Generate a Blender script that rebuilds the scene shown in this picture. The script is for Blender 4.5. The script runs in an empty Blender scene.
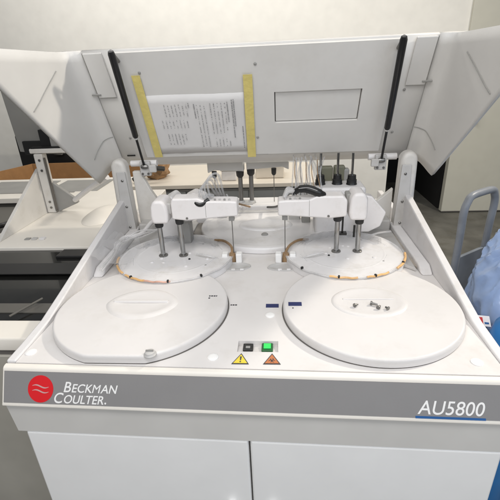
import bpy, bmesh, math, random
from mathutils import Vector, Matrix, noise
random.seed(7)
PI = math.pi
sc = bpy.context.scene
COL = sc.collection

# ------------------------------------------------------------------ camera numbers (fitted to the photograph)
PITCH, ROLL, YAW = math.radians(23.9583), math.radians(-2.5995), math.radians(4.8579)
CX, FPX, CH = 0.0795, 399.714, 0.62          # 500 px wide photograph; deck of the analyser is z = 0

def camvec(X, d, up):
    Y = d*math.cos(PITCH)+up*math.sin(PITCH); Z = -d*math.sin(PITCH)+up*math.cos(PITCH)
    c, s = math.cos(YAW), math.sin(YAW)
    return Vector((c*X-s*Y, s*X+c*Y, Z))
def ray(u, v):
    a, b = u-250, v-250
    c, s = math.cos(ROLL), math.sin(ROLL)
    return camvec((c*a+s*b)/FPX, 1.0, -(-s*a+c*b)/FPX)
ORG = Vector((CX, 0, CH))
def at(u, v, x=None, y=None, z=None):
    D = ray(u, v)
    t = (x-CX)/D.x if x is not None else (y/D.y if y is not None else (z-CH)/D.z)
    return ORG+D*t

# ------------------------------------------------------------------ materials
def mat(name, col, rough=.5, metal=0., var=.06, scale=9., bump=0., bscale=60., trans=0., alpha=1., coat=0., emit=None, spec=None, dirt=0., dscale=3.):
    m = bpy.data.materials.new(name); m.use_nodes = True
    nt = m.node_tree; N = nt.nodes; L = nt.links
    b = N['Principled BSDF']
    tc = N.new('ShaderNodeTexCoord')
    n = N.new('ShaderNodeTexNoise'); n.inputs['Scale'].default_value = scale; n.inputs['Detail'].default_value = 5
    L.new(tc.outputs['Object'], n.inputs['Vector'])
    r = N.new('ShaderNodeValToRGB')
    c = Vector(col)
    r.color_ramp.elements[0].position = .3; r.color_ramp.elements[1].position = .7
    r.color_ramp.elements[0].color = (*(c*(1-var)), 1); r.color_ramp.elements[1].color = (*[min(1, k*(1+var)) for k in c], 1)
    L.new(n.outputs['Fac'], r.inputs['Fac'])
    out = r.outputs['Color']
    if dirt:
        n2 = N.new('ShaderNodeTexNoise'); n2.inputs['Scale'].default_value = dscale; n2.inputs['Detail'].default_value = 9; n2.inputs['Roughness'].default_value = .75
        L.new(tc.outputs['Object'], n2.inputs['Vector'])
        r2 = N.new('ShaderNodeValToRGB'); r2.color_ramp.elements[0].position = .52; r2.color_ramp.elements[1].position = .78
        r2.color_ramp.elements[0].color = (1, 1, 1, 1); r2.color_ramp.elements[1].color = (1-dirt, 1-dirt*1.12, 1-dirt*1.35, 1)
        L.new(n2.outputs['Fac'], r2.inputs['Fac'])
        mx = N.new('ShaderNodeMix'); mx.data_type = 'RGBA'; mx.blend_type = 'MULTIPLY'; mx.inputs[0].default_value = 1
        L.new(out, mx.inputs[6]); L.new(r2.outputs['Color'], mx.inputs[7]); out = mx.outputs[2]
    L.new(out, b.inputs['Base Color'])
    rr = N.new('ShaderNodeMapRange'); rr.inputs[3].default_value = max(0.02, rough-.07); rr.inputs[4].default_value = min(1, rough+.07)
    L.new(n.outputs['Fac'], rr.inputs[0]); L.new(rr.outputs[0], b.inputs['Roughness'])
    b.inputs['Metallic'].default_value = metal
    b.inputs['Transmission Weight'].default_value = trans
    b.inputs['Alpha'].default_value = alpha
    b.inputs['Coat Weight'].default_value = coat
    if spec is not None: b.inputs['Specular IOR Level'].default_value = spec
    if emit: b.inputs['Emission Color'].default_value = (*emit[0], 1); b.inputs['Emission Strength'].default_value = emit[1]
    if bump:
        nb = N.new('ShaderNodeTexNoise'); nb.inputs['Scale'].default_value = bscale; nb.inputs['Detail'].default_value = 4
        L.new(tc.outputs['Object'], nb.inputs['Vector'])
        bp = N.new('ShaderNodeBump'); bp.inputs['Strength'].default_value = bump; bp.inputs['Distance'].default_value = .01
        L.new(nb.outputs['Fac'], bp.inputs['Height']); L.new(bp.outputs['Normal'], b.inputs['Normal'])
    return m

M = {
 'deck':   mat('white_deck_plastic', (.70, .675, .655), .42, var=.02, bump=.03, bscale=220, dirt=.12, dscale=6),
 'cover':  mat('white_cover_plastic', (.70, .677, .66), .34, var=.02, bump=.03, bscale=200, dirt=.09, dscale=7),
 'wall':   mat('white_shell_plastic', (.70, .685, .68), .45, var=.04, bump=.03, bscale=160, dirt=.18, dscale=8),
 'lid':    mat('pale_grey_lid_plastic', (.67, .655, .625), .5, var=.03, bump=.04, bscale=180, dirt=.07, dscale=3),
 'cream':  mat('cream_fascia_plastic', (.79, .75, .68), .42, var=.02, dirt=.05),
 'band':   mat('grey_fascia_band', (.235, .228, .225), .55, var=.03, bump=.05, bscale=500),
 'lower':  mat('grey_lower_panel', (.60, .585, .555), .5, var=.03),
 'door':   mat('white_cabinet_paint', (.93, .925, .91), .4, var=.02),
 'white':  mat('white_arm_plastic', (.78, .75, .735), .33, var=.03, dirt=.14, dscale=12),
 'greyarm': mat('grey_arm_plastic', (.50, .49, .47), .45, var=.04),
 'ring':   mat('white_ring_plastic', (.73, .715, .71), .32, var=.05, dirt=.2, dscale=11),
 'grey':   mat('mid_grey_plastic', (.30, .295, .28), .5, var=.08, dirt=.1, dscale=14),
 'lightgrey': mat('light_grey_plate', (.50, .49, .475), .4, var=.06, dirt=.15, dscale=10),
 'post':   mat('painted_post_metal', (.63, .61, .575), .4, var=.05, dirt=.18, dscale=10),
 'chrome': mat('polished_steel', (.36, .36, .355), .16, metal=1, var=.05),
 'steel':  mat('brushed_steel', (.25, .245, .235), .35, metal=.9, var=.1),
 'black':  mat('black_plastic', (.012, .012, .012), .4, var=.1),
 'gap':    mat('dark_joint', (.13, .12, .11), .8, var=.05),
 'strut':  mat('black_strut_paint', (.008, .008, .009), .35, var=.1),
 'gloss':  mat('smoked_glossy_black', (.012, .012, .011), .12, var=.2, coat=.4),
 'paper':  mat('printed_paper', (.70, .685, .67), .8, var=.03, bump=.1, bscale=20),
 'ink':    mat('faded_grey_ink', (.36, .35, .35), .8, var=.3, scale=60),
 'inkd':   mat('dark_ink', (.06, .06, .065), .8, var=.1),
 'tape':   mat('yellow_masking_tape', (.68, .57, .19), .6, var=.07, scale=40, bump=.2, bscale=90),
 'red':    mat('red_emblem', (.68, .012, .018), .35, var=.04),
 'letter': mat('white_lettering', (.86, .85, .83), .45, var=.01),
 'blue':   mat('blue_underline', (.015, .10, .30), .4, var=.05),
 'navy':   mat('navy_label', (.012, .022, .11), .45, var=.1),
 'yellow': mat('yellow_warning_sticker', (.80, .62, .05), .45, var=.03),
 'orange': mat('orange_warning_sticker', (.50, .17, .06), .45, var=.04),
 'amber':  mat('amber_tube', (.74, .45, .19), .28, var=.2, scale=40),
 'pink':   mat('pinkish_tube', (.62, .36, .27), .3, var=.2, scale=40),
 'tube':   mat('cloudy_clear_tube', (.66, .65, .64), .15, var=.1, scale=30, alpha=.5),
 'film':   mat('smudged_clear_plastic', (.55, .55, .555), .12, var=.12, scale=22, alpha=.38, bump=.5, bscale=30),
 'sheer':  mat('sheer_clear_film', (.62, .62, .63), .10, var=.12, scale=22, alpha=.22, bump=.5, bscale=30),
 'brown':  mat('brown_residue_tube', (.30, .19, .10), .5, var=.2, scale=60),
 'green':  mat('green_power_switch', (.03, .62, .10), .35, var=.05, emit=((.05, .9, .18), .18)),
 'greend': mat('dark_green_switch_frame', (.01, .10, .025), .4, var=.05),
 'card':   mat('brown_cardboard', (.36, .19, .075), .8, var=.08, scale=18, bump=.1),
 'carton_in': mat('torn_cardboard', (.42, .22, .10), .85, var=.3, scale=25),
 'plaster': mat('cream_wall_paint', (.86, .84, .78), .75, var=.03, bump=.05, dirt=.05, dscale=1.5),
 'panelcream': mat('cream_panel_paint', (.60, .585, .50), .6, var=.02, dirt=.05, dscale=2),
 'bench':  mat('pale_bench_top', (.66, .60, .51), .45, var=.03),
 'benchf': mat('grey_bench_front', (.27, .275, .265), .5, var=.06),
 'concrete': mat('worn_concrete', (.135, .13, .112), .7, var=.35, scale=3.5, bump=.15, bscale=25, dirt=.45, dscale=5),
 'dark':   mat('dark_room_shade', (.010, .010, .010), .8, var=.2),
 'trolley': mat('grey_blue_trolley_paint', (.21, .225, .25), .42, var=.12, scale=14, bump=.05),
 'plate':  mat('grey_blue_plate_paint', (.15, .17, .20), .5, var=.2, scale=9, dirt=.2),
 'darkgrey': mat('dark_grey_cover', (.105, .10, .088), .45, var=.12, scale=3),
 'bagpale': mat('pale_blue_wrap', (.30, .41, .64), .26, var=.22, scale=7, bump=.12, bscale=30, coat=.3),
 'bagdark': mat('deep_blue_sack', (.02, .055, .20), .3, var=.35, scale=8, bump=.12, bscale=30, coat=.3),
 'drum':   mat('bright_blue_drum', (.02, .18, .48), .3, var=.1),
 'tag':    mat('white_tag', (.75, .73, .74), .5, var=.05),
 'tagred': mat('red_print', (.5, .03, .03), .5, var=.05),
 'wood':   mat('tan_wrap', (.36, .21, .10), .7, var=.3, scale=20),
}

# ------------------------------------------------------------------ mesh builder
class MB:
    def __init__(s): s.bm = bmesh.new()
    def box(s, x0, x1, y0, y1, z0, z1, mtx=None):
        vs = [s.bm.verts.new(Vector(p)) for p in ((x0,y0,z0),(x1,y0,z0),(x1,y1,z0),(x0,y1,z0),(x0,y0,z1),(x1,y0,z1),(x1,y1,z1),(x0,y1,z1))]
        if mtx:
            for v in vs: v.co = mtx @ v.co
        for f in ((3,2,1,0),(4,5,6,7),(0,1,5,4),(1,2,6,5),(2,3,7,6),(3,0,4,7)): s.bm.faces.new([vs[i] for i in f])
        return s
    def prism(s, pts, a, b, axis='x', mtx=None):
        """polygon pts in the plane across `axis`, extruded from a to b"""
        def mk(p, t): return Vector((t, p[0], p[1])) if axis == 'x' else (Vector((p[0], t, p[1])) if axis == 'y' else Vector((p[0], p[1], t)))
        A = [s.bm.verts.new(mk(p, a)) for p in pts]; B = [s.bm.verts.new(mk(p, b)) for p in pts]
        if mtx:
            for v in A+B: v.co = mtx @ v.co
        n = len(pts); fs = [s.bm.faces.new(A[::-1]), s.bm.faces.new(B)]
        for i in range(n): fs.append(s.bm.faces.new((A[i], A[(i+1) % n], B[(i+1) % n], B[i])))
        return s
    def cyl(s, p0, p1, r0, r1=None, n=20, cap=True):
        return s.lathe(p0, p1, [(0, r0), (1, r0 if r1 is None else r1)], n, cap)
    def lathe(s, p0, p1, prof, n=24, cap=True):
        """prof: (t along p0->p1, radius)"""
        p0, p1 = Vector(p0), Vector(p1); d = p1-p0; w = d.normalized()
        a = w.orthogonal().normalized(); b = w.cross(a)
        rings = []
        for t, r in prof:
            rings.append([s.bm.verts.new(p0+d*t+(a*math.cos(2*PI*i/n)+b*math.sin(2*PI*i/n))*max(r, 1e-5)) for i in range(n)])
        for A, B in zip(rings, rings[1:]):
            for i in range(n): s.bm.faces.new((A[i], A[(i+1) % n], B[(i+1) % n], B[i]))
        if cap: s.bm.faces.new(rings[0][::-1]); s.bm.faces.new(rings[-1])
        return s
    def tube(s, pts, r, n=10, sub=6, closed=False):
        P = [Vector(p) for p in pts]; Q = []
        m = len(P)
        for i in range(m if closed else m-1):
            g = (lambda k: P[k % m]) if closed else (lambda k: P[max(0, min(m-1, k))])
            a, b, c, d = g(i-1), g(i), g(i+1), g(i+2)
            for k in range(sub):
                t = k/sub
                Q.append(.5*((2*b)+(c-a)*t+(2*a-5*b+4*c-d)*t*t+(3*b-a-3*c+d)*t**3))
        if not closed: Q.append(P[-1])
        N = len(Q); up = None; rings = []
        for i, q in enumerate(Q):
            t = (Q[(i+1) % N] if (closed or i < N-1) else q)-(Q[i-1] if (closed or i) else q)
            t.normalize()
            if up is None: up = t.orthogonal().normalized()
            up = (up-t*up.dot(t)).normalized(); bi = t.cross(up)
            rr = r[i*len(r)//N] if isinstance(r, (list, tuple)) else r
            rings.append([s.bm.verts.new(q+(up*math.cos(2*PI*k/n)+bi*math.sin(2*PI*k/n))*rr) for k in range(n)])
        for i in range(N if closed else N-1):
            A, B = rings[i], rings[(i+1) % N]
            for k in range(n): s.bm.faces.new((A[k], A[(k+1) % n], B[(k+1) % n], B[k]))
        if not closed: s.bm.faces.new(rings[0][::-1]); s.bm.faces.new(rings[-1])
        return s
    def quad(s, *p):
        s.bm.faces.new([s.bm.verts.new(Vector(q)) for q in p]); return s
    def dome(s, c, rx, ry, h, n=36, k=7, p=2.0):
        """raised lens on a flat surface"""
        c = Vector(c); rings = []
        for j in range(k):
            t = j/k; rr = 1-t; z = h*(1-rr**p)
            rings.append([s.bm.verts.new(c+Vector((rx*rr*math.cos(2*PI*i/n), ry*rr*math.sin(2*PI*i/n), z))) for i in range(n)])
        top = s.bm.verts.new(c+Vector((0, 0, h)))
        for A, B in zip(rings, rings[1:]):
            for i in range(n): s.bm.faces.new((A[i], A[(i+1) % n], B[(i+1) % n], B[i]))
        for i in range(n): s.bm.faces.new((rings[-1][i], rings[-1][(i+1) % n], top))
        return s
    def build(s, name, m, parent=None, bevel=0., smooth=True, angle=35, solid=0., seg=2):
        bm = s.bm
        bmesh.ops.recalc_face_normals(bm, faces=bm.faces) if not solid else None
        for f in bm.faces: f.smooth = smooth
        if smooth and not bevel:
            for e in bm.edges:
                e.smooth = not (len(e.link_faces) == 2 and e.calc_face_angle(0) > math.radians(angle))
        me = bpy.data.meshes.new(name); bm.to_mesh(me); bm.free()
        o = bpy.data.objects.new(name, me); COL.objects.link(o)
        me.materials.append(m)
        if solid:
            q = o.modifiers.new('thick', 'SOLIDIFY'); q.thickness = solid; q.offset = -1
        if bevel:
            q = o.modifiers.new('bevel', 'BEVEL'); q.width = bevel; q.segments = seg; q.limit_method = 'ANGLE'; q.angle_limit = math.radians(angle); q.harden_normals = True
        if parent: 
            o.parent = parent; o.matrix_parent_inverse = wm(parent).inverted()
        return o
def wm(o):
    m = Matrix.Translation(o.location)
    p = o
    return m if o.parent is None else Matrix.Translation(o.location) if o.type == 'EMPTY' else Matrix.Identity(4)
def thing(name, label, cat, loc=(0, 0, 0), group=None):
    o = bpy.data.objects.new(name, None); COL.objects.link(o); o.location = loc; o.empty_display_size = .1
    return tag(o, label, cat, group)
def tag(o, label=None, cat=None, group=None, kind=None):
    if label: o['label'] = label
    if cat: o['category'] = cat
    if group: o['group'] = group
    if kind: o['kind'] = kind
    return o
def basis(origin, ex, ey):
    ex = Vector(ex).normalized(); ey = Vector(ey); ey = (ey-ex*ey.dot(ex)).normalized(); ez = ex.cross(ey)
    return Matrix(((ex.x, ey.x, ez.x, origin[0]), (ex.y, ey.y, ez.y, origin[1]), (ex.z, ey.z, ez.z, origin[2]), (0, 0, 0, 1)))
def lettering(name, runs, mtx, m, parent, width=None, shear=.0, bold=.0, depth=.00025, tall=1.0):
    """runs: (text, size); set side by side on one baseline, scaled to `width`, laid on the plane mtx"""
    bm = bmesh.new(); x = 0
    for txt, size, *bo in runs:
        c = bpy.data.curves.new('t', 'FONT'); c.body = txt; c.size = size; c.shear = shear; c.offset = (bo[0] if bo else bold)*size; c.extrude = depth; c.resolution_u = 6
        o = bpy.data.objects.new('t', c); COL.objects.link(o)
        bpy.context.view_layer.update()
        me = bpy.data.meshes.new_from_object(o.evaluated_get(bpy.context.evaluated_depsgraph_get()))
        xs = [v.co.x for v in me.vertices]; x0, x1 = min(xs), max(xs)
        for v in me.vertices: v.co.x += x-x0
        x += x1-x0+size*(-.055 if txt in ('ECK', 'M') else .035)
        bm.from_mesh(me)
        bpy.data.objects.remove(o); bpy.data.curves.remove(c); bpy.data.meshes.remove(me)
    k = (width/x) if width else 1
    for v in bm.verts: v.co.x *= k; v.co.y *= tall; v.co = mtx @ v.co
    b = MB(); b.bm.free(); b.bm = bm
    return b.build(name, m, parent, smooth=False)

# ================================================================== SETTING
tag(MB().box(-8, 8, -4, 9, -.98, -.88).build('floor', M['concrete']), kind='structure')

WY = 4.35
w = thing('back_wall', 'cream painted wall behind the analyser with a dark doorway in it', 'wall', (0, WY, -.88))
MB().box(-6, 1.225, WY, WY+.12, -.88, 2.2).build('wall_panel', M['plaster'], w)
MB().box(1.225, 1.84, WY, WY+.12, 0.70, 2.2).build('lintel', M['plaster'], w)
dd = thing('dark_doorway', 'open black doorway between the cream wall and the cream door panel', 'doorway', (1.53, WY+.1, -.88))
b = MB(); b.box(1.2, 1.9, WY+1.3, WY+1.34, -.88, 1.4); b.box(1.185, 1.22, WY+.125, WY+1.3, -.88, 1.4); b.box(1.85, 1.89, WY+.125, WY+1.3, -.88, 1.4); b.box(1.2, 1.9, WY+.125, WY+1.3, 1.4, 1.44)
b.build('reveal', M['dark'], dd)  # near-black colour stands in for the darkness of the unlit room
MB().box(1.30, 1.36, WY+.6, WY+.66, -.88, 1.0).build('dark_frame', M['black'], dd)
cp = thing('door_panel', 'tall cream door panel to the right of the black doorway', 'door', (2.6, WY, -.88))
MB().box(1.84, 4.6, WY-.03, WY+.05, -.872, 2.2).build('panel', M['panelcream'], cp, bevel=.006)
MB().box(1.84, 4.6, WY-.034, WY-.0305, -.872, -.862).build('bottom_seal', M['gap'], cp)
MB().box(2.02, 2.05, WY-.06, WY-.031, .05, .17).build('handle', M['lightgrey'], cp, bevel=.006)

# grey bench behind the analyser
bn = thing('lab_bench', 'long white topped lab bench with grey drawer fronts behind the analyser', 'bench', (-.3, 2.7, -.88))
MB().box(-.93, .30, 2.40, 3.0, -.030, -.004).build('bench_top', M['bench'], bn, bevel=.004)
MB().box(-.92, .29, 2.425, 2.98, -.88, -.031).build('cabinet', M['benchf'], bn)
for i in range(3):
    MB().box(-.90+i*.395, -.515+i*.395, 2.412, 2.424, -.125, -.048).build('drawer_front', M['benchf'], bn, bevel=.003)
MB().box(-.93, .30, 2.404, 2.411, -.046, -.036).build('edge_rail', M['steel'], bn)

# ================================================================== THE ANALYSER
A = thing('chemistry_analyzer', 'large white laboratory analyser with its grey lid raised over round covers and pipetting arms', 'analyzer', (0, 1.3, -.88))

# --- deck with a sunk switch recess
RX0, RX1, RY0, RY1 = -.030, .070, .783, .826
b = MB()
Z1, Z0 = 0, -.05
DX = .566; Y0, Y1 = .7225, 2.02
b.quad((-DX, Y0, 0), (RX0, Y0, 0), (RX0, Y1, 0), (-DX, Y1, 0))
b.quad((RX1, Y0, 0), (DX, Y0, 0), (DX, Y1, 0), (RX1, Y1, 0))
b.quad((RX0, RY1, 0), (RX1, RY1, 0), (RX1, Y1, 0), (RX0, Y1, 0))
b.quad((RX0, Y0, 0), (RX1, Y0, 0), (RX1, RY0, 0), (RX0, RY0, 0))
b.quad((RX0, RY0, 0), (RX1, RY0, 0), (RX1, RY0, -.004), (RX0, RY0, -.004))
b.quad((RX0, RY1, 0), (RX0, RY1, -.014), (RX1, RY1, -.014), (RX1, RY1, 0))
b.quad((RX0, RY0, 0), (RX0, RY0, -.004), (RX0, RY1, -.014), (RX0, RY1, 0))
b.quad((RX1, RY0, 0), (RX1, RY1, 0), (RX1, RY1, -.014), (RX1, RY0, -.004))
b.quad((RX0, RY0, -.004), (RX1, RY0, -.004), (RX1, RY1, -.014), (RX0, RY1, -.014))
b.quad((-DX, Y0, 0), (-DX, Y0, Z0), (DX, Y0, Z0), (DX, Y0, 0))
deck = b.build('deck', M['deck'], A)
for v in deck.data.vertices:
    if v.co.y < .75: v.co.y += -.022*v.co.x
recess = deck
def on_recess(y): return -.004-(y-RY0)/(RY1-RY0)*.010
sw = MB().box(-.017, .008, .792, .818, -.012, -.001).build('black_switch', M['black'], A, bevel=.002)
MB().box(-.010, .001, .797, .805, -.001, .0012).build('rocker', M['grey'], sw, bevel=.0006)
gs = MB().box(.029, .057, .790, .820, -.013, -.001).build('power_switch', M['greend'], A, bevel=.002)
MB().box(.034, .052, .796, .815, -.001, .002).build('green_lens', M['green'], gs, bevel=.001)
tag(gs, 'green power switch in the recess'); tag(sw, 'black switch in the recess')

def triangle_sticker(cx, y0, y1, hw, m, sym):
    b = MB(); b.prism([(cx-hw, y0), (cx+hw, y0), (cx, y1)], .0006, .0014, 'z')
    o = b.build('warning_sticker', M['inkd'], A, smooth=False)
    b = MB(); k = .80; cy = (2*y0+y1)/3
    b.prism([(cx-hw*k, cy+(y0-cy)*k), (cx+hw*k, cy+(y0-cy)*k), (cx, cy+(y1-cy)*k)], .0015, .0021, 'z'); b.build('sticker_face', m, o, smooth=False)
    b = MB()
    if sym == '!':
        b.prism([(cx-.0012, cy-.001), (cx+.0012, cy-.001), (cx+.0022, cy+.0125), (cx-.0022, cy+.0125)], .0022, .0027, 'z')
        b.cyl((cx, cy-.006, .0022), (cx, cy-.006, .0027), .002, n=12)
    else:
        for a in (90, 210, 330):
            px, py = cx+.0042*math.cos(math.radians(a)), cy-.001+.0042*math.sin(math.radians(a))
            pts = [(px+.0042*math.cos(q*PI/8), py+.0042*math.sin(q*PI/8)) for q in range(16)]
            inn = [(px+.0024*math.cos(q*PI/8), py+.0024*math.sin(q*PI/8)) for q in range(16)]
            for i in range(16):
                j = (i+1) % 16
                if math.cos(i*PI/8-math.radians(a)) > .75: continue
                b.quad((*pts[i], .0024), (*pts[j], .0024), (*inn[j], .0024), (*inn[i], .0024))
    b.build('symbol', M['inkd'], o, smooth=False)
    return o
tag(triangle_sticker(-.0185, .737, .776, .0205, M['yellow'], '!'), 'yellow triangular caution sticker')
tag(triangle_sticker(.0555, .7375, .7765, .0205, M['orange'], 'bio'), 'orange triangular biohazard sticker')

# white plugs
for u, v in ((31, 352), (213, 357), (477, 362), (270, 315)):
    p = at(u, v, z=.001)
    MB().lathe((p.x, p.y, -.002), (p.x, p.y, .004), [(0, .0135), (.6, .0135), (.9, .011), (1, .006)]).build('screw_plug', M['letter'], A)

# --- front fascia
b = MB()
prof = [(.7205, -.0015), (.714, -.0018), (.7095, -.0035), (.7065, -.0065), (.7055, -.0095), (.6708, -.0780), (.6685, -.081), (.668, -.0845), (.671, -.0865), (.74, -.0865), (.74, -.03), (.7205, -.02)]
b.prism(prof, -.590, .592)
fas = b.build('front_fascia', M['cream'], A, angle=50)
for v in fas.data.vertices:
    if v.co.y < .73: v.co.y += -.022*v.co.x
# grey band let onto the fascia
e1 = Vector((0, .6715-.7055, -.0765+.0095)).normalized()
nrm = Vector((0, -1, 0)); nrm = (nrm-e1*nrm.dot(e1)).normalized()
SK = -.022                                                            # the front runs very slightly askew to the side walls
nrm = Vector((1, SK, 0)).normalized().cross(e1); nrm = -nrm if nrm.y > 0 else nrm; nrm.normalize()
def F(x, t, n=0): return Vector((x, .7055+SK*x, -.0095))+e1*t+nrm*n     # t: distance down the fascia
b = MB(); b.bm.faces.ensure_lookup_table()
def slab(b, x0, x1, t0, t1, n0, n1, f=F):
    P = [f(x0, t0, n0), f(x1, t0, n0), f(x1, t1, n0), f(x0, t1, n0), f(x0, t0, n1), f(x1, t0, n1), f(x1, t1, n1), f(x0, t1, n1)]
    vs = [b.bm.verts.new(p) for p in P]
    for q in ((3,2,1,0),(4,5,6,7),(0,1,5,4),(1,2,6,5),(2,3,7,6),(3,0,4,7)): b.bm.faces.new([vs[i] for i in q])
slab(b, -.586, .5925, .0012, .0758, .0002, .0014)
band = b.build('grey_band', M['band'], A, smooth=False)
def t_of(u, v):   # pixel -> fascia (x, t)
    D = ray(u, v); p0 = F(0, 0, .002); t = (p0-ORG).dot(nrm)/D.dot(nrm); P = ORG+D*t
    return P.x, (P-F(0, 0, .002)).dot(e1)
lx, lt = t_of(40.5, 391)
o = MB().lathe(F(lx, lt, .0015), F(lx, lt, .0021), [(0, .0318), (1, .0318)], 64).build('round_emblem', M['red'], band)
for dt, ph in ((-.006, 0), (.0055, PI)):       # two thin waves
    b = MB(); n = 26; prev = None
    for i in range(n+1):
        q = i/n; X = lx-.0205+.041*q
        yy = dt-.0028*math.sin(2*PI*q*.95+ .2)+(.0015*(q-.5))
        hw = .0005+.0013*math.sin(PI*q)
        cur = (F(X, lt+yy-hw, .0023), F(X, lt+yy+hw, .0023))
        if prev: b.quad(prev[0], cur[0], cur[1], prev[1])
        prev = cur
    b.build('emblem_wave', mat('emblem_wave_grey', (.55, .33, .32), .4), band, smooth=False)
def line(u0, v0, u1, n=.0021):
    x0, t0 = t_of(u0, v0); x1, t1 = t_of(u1, v0)
    return x0, t0, x1
x0, t0, x1 = line(63.5, 393.9, 118)
mt = basis(F(x0, t0, .0017), (1, SK, 0), -e1)
lettering('brand_lettering', [('B', .0350), ('ECK', .0282), ('M', .0282, 0.0), ('AN', .0282)], mt, M['letter'], band, x1-x0, shear=.24, bold=.008, tall=.98)
x0, t0, x1 = line(54, 404.8, 103.6)
mt = basis(F(x0, t0, .0017), (1, SK, 0), -e1)
lettering('brand_lettering', [('C', .0350), ('OULTER', .0282)], mt, M['letter'], band, x1-x0, shear=.24, bold=.008, tall=.98)
x0, t0 = t_of(105.3, 405.0); MB().cyl(F(x0, t0, .0018), F(x0, t0, .0024), .0022, n=14).build('registered_mark', M['letter'], band)
x0, t0, x1 = line(417.5, 413.6, 486)
mt = basis(F(x0, t0-.0030, .0017), (1, SK, 0), -e1)
lettering('model_lettering', [('AU5800', .037)], mt, M['letter'], band, x1-x0, shear=.24, bold=.003, tall=1.13)
b = MB(); xa, ta = t_of(415.5, 416.6); xb, tb = t_of(486, 417.8)
slab(b, xa, xb, ta-.0052, ta-.0002, .0015, .0019); b.build('blue_underline', M['blue'], band, smooth=False)

# --- lower front, cabinet
b = MB()
b.prism([(.676, -.087), (.668, -.166), (1.9, -.166), (1.9, -.087)], -.589, .590)
lo = b.build('lower_panel', M['lower'], A)
for v in lo.data.vertices:                 # tapers inwards at the bottom
    if v.co.z < -.15: v.co.x *= .973
    if v.co.y < .8: v.co.y += SK*v.co.x
MB().box(-.555, .56, .80, 2.0, -.80, -.167).build('cabinet', M['door'], A)
for x0, x1 in ((-.556, -.002), (.002, .563)):
    d = MB().box(x0, x1, .669, .798, -.79, -.1685).build('cabinet_door', M['door'], A, bevel=.006)
    for v in d.data.vertices:
        if v.co.y < .7: v.co.y += SK*v.co.x
    hx = x1-.05 if x0 < 0 else x0+.05
    MB().box(hx-.010, hx+.010, .650+SK*hx, .6685+SK*hx, -.50, -.38).build('handle', M['door'], d, bevel=.004)
for x in (-.5, .5):
    for y in (.9, 1.9): MB().cyl((x, y, -.88), (x, y, -.80), .03).build('levelling_foot', M['black'], A)
# rear tub of the body below the deck
MB().box(-.585, .585, 1.905, 2.03, -.207, -.002).build('rear_panel', M['wall'], A, bevel=.004)

# --- wedge-shaped side walls
def wall(sg):
    b = MB(); xi, xo = .5665*sg, .592*sg
    pr = [(.737, .004), (.80, .006), (.90, .013), (1.0, .034), (1.605, .167), (1.625, .160), (1.70, .050), (2.0, .050), (2.0, -.12), (.735, -.12)]
    b.prism(pr, min(xi, xo), max(xi, xo))
    o = b.build('side_wall', M['wall'], A, bevel=.005, angle=50)
    # inner ledge
    b = MB(); x0, x1 = .528*sg, .566*sg
    b.prism([(1.17, .0005), (1.21, .022), (1.60, .030), (1.60, .0005)], min(x0, x1), max(x0, x1)); b.build('ledge', M['wall'], o, bevel=.006, angle=40)
    return o
for sg in (-1, 1): wall(sg)

# --- hinge posts with gussets
def post(sg):
    X = lambda a: a*sg
    b = MB(); n = 10
    prof = [(.523, 0.0), (.613, 0.0), (.607, .15)]
    # rounded top in x/z
    x0, x1, zt = .541, .605, .290
    pts = [(X(.538), .0005), (X(.610), .0005)]
    cx, r = (x0+x1)/2, (x1-x0)/2
    pts += [(X(cx+r*math.cos(a*PI/n)), zt+r*math.sin(a*PI/n)) for a in range(n+1)]
    b.prism(pts, 1.562, 1.622, 'y')
    o = b.build('hinge_post', M['post'], A, bevel=.019, angle=35, seg=5)
    b = MB(); b.prism([(X(.533), .004), (X(.588), .004), (X(.578), .275), (X(.543), .275)], 1.553, 1.5612, 'y')
    pl = b.build('face_plate', M['lightgrey'], o, bevel=.002)
    for z in (.04, .13, .24):
        MB().lathe((X(.558), 1.5528, z), (X(.558), 1.5490, z), [(0, .0055), (.6, .005), (1, .003)], 12).build('screw', M['steel'], pl)
    # triangular gusset reaching inwards
    b = MB(); b.prism(([(X(.537), .165), (X(.537), .02), (X(.44), .02), (X(.45), .09)] if sg > 0 else [(X(.537), .262), (X(.537), .02), (X(.425), .02), (X(.425), .10), (X(.47), .18), (X(.505), .262)]), 1.62, 1.645, 'y')
    b.build('gusset', M['post'], o, bevel=.004)
    # bracket foot
    b = MB(); b.box(min(X(.40), X(.525)), max(X(.40), X(.525)), 1.56, 1.70, .0005, .05); b.build('foot_block', M['lightgrey'], o, bevel=.008)
    return o
for sg in (-1, 1): post(sg)
# hinge tube across the back
for sg in (-1, 1): MB().cyl((.43*sg, 1.635, .292), (.54*sg, 1.635, .292), .013, n=16).build('hinge_tube', M['wall'], A)

# --- the raised lid
HY, HZ = 1.66, .31
CA, SA = .46/math.hypot(.46, .89), .89/math.hypot(.46, .89)
def LP(x, s, d): return Vector((x, HY-CA*s-SA*d, HZ+SA*s-CA*d))
ZTOP = .705
def stop(d): return (ZTOP-HZ+CA*d)/SA
def rim(s): return .104+.425*(s+.048)
lid = thing('lid', None, None, (0, HY, HZ)); lid.parent = A; lid.matrix_parent_inverse = Matrix.Translation(A.location).inverted()
del_keys = [k for k in lid.keys()]
PXW = .584
b = MB()
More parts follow.
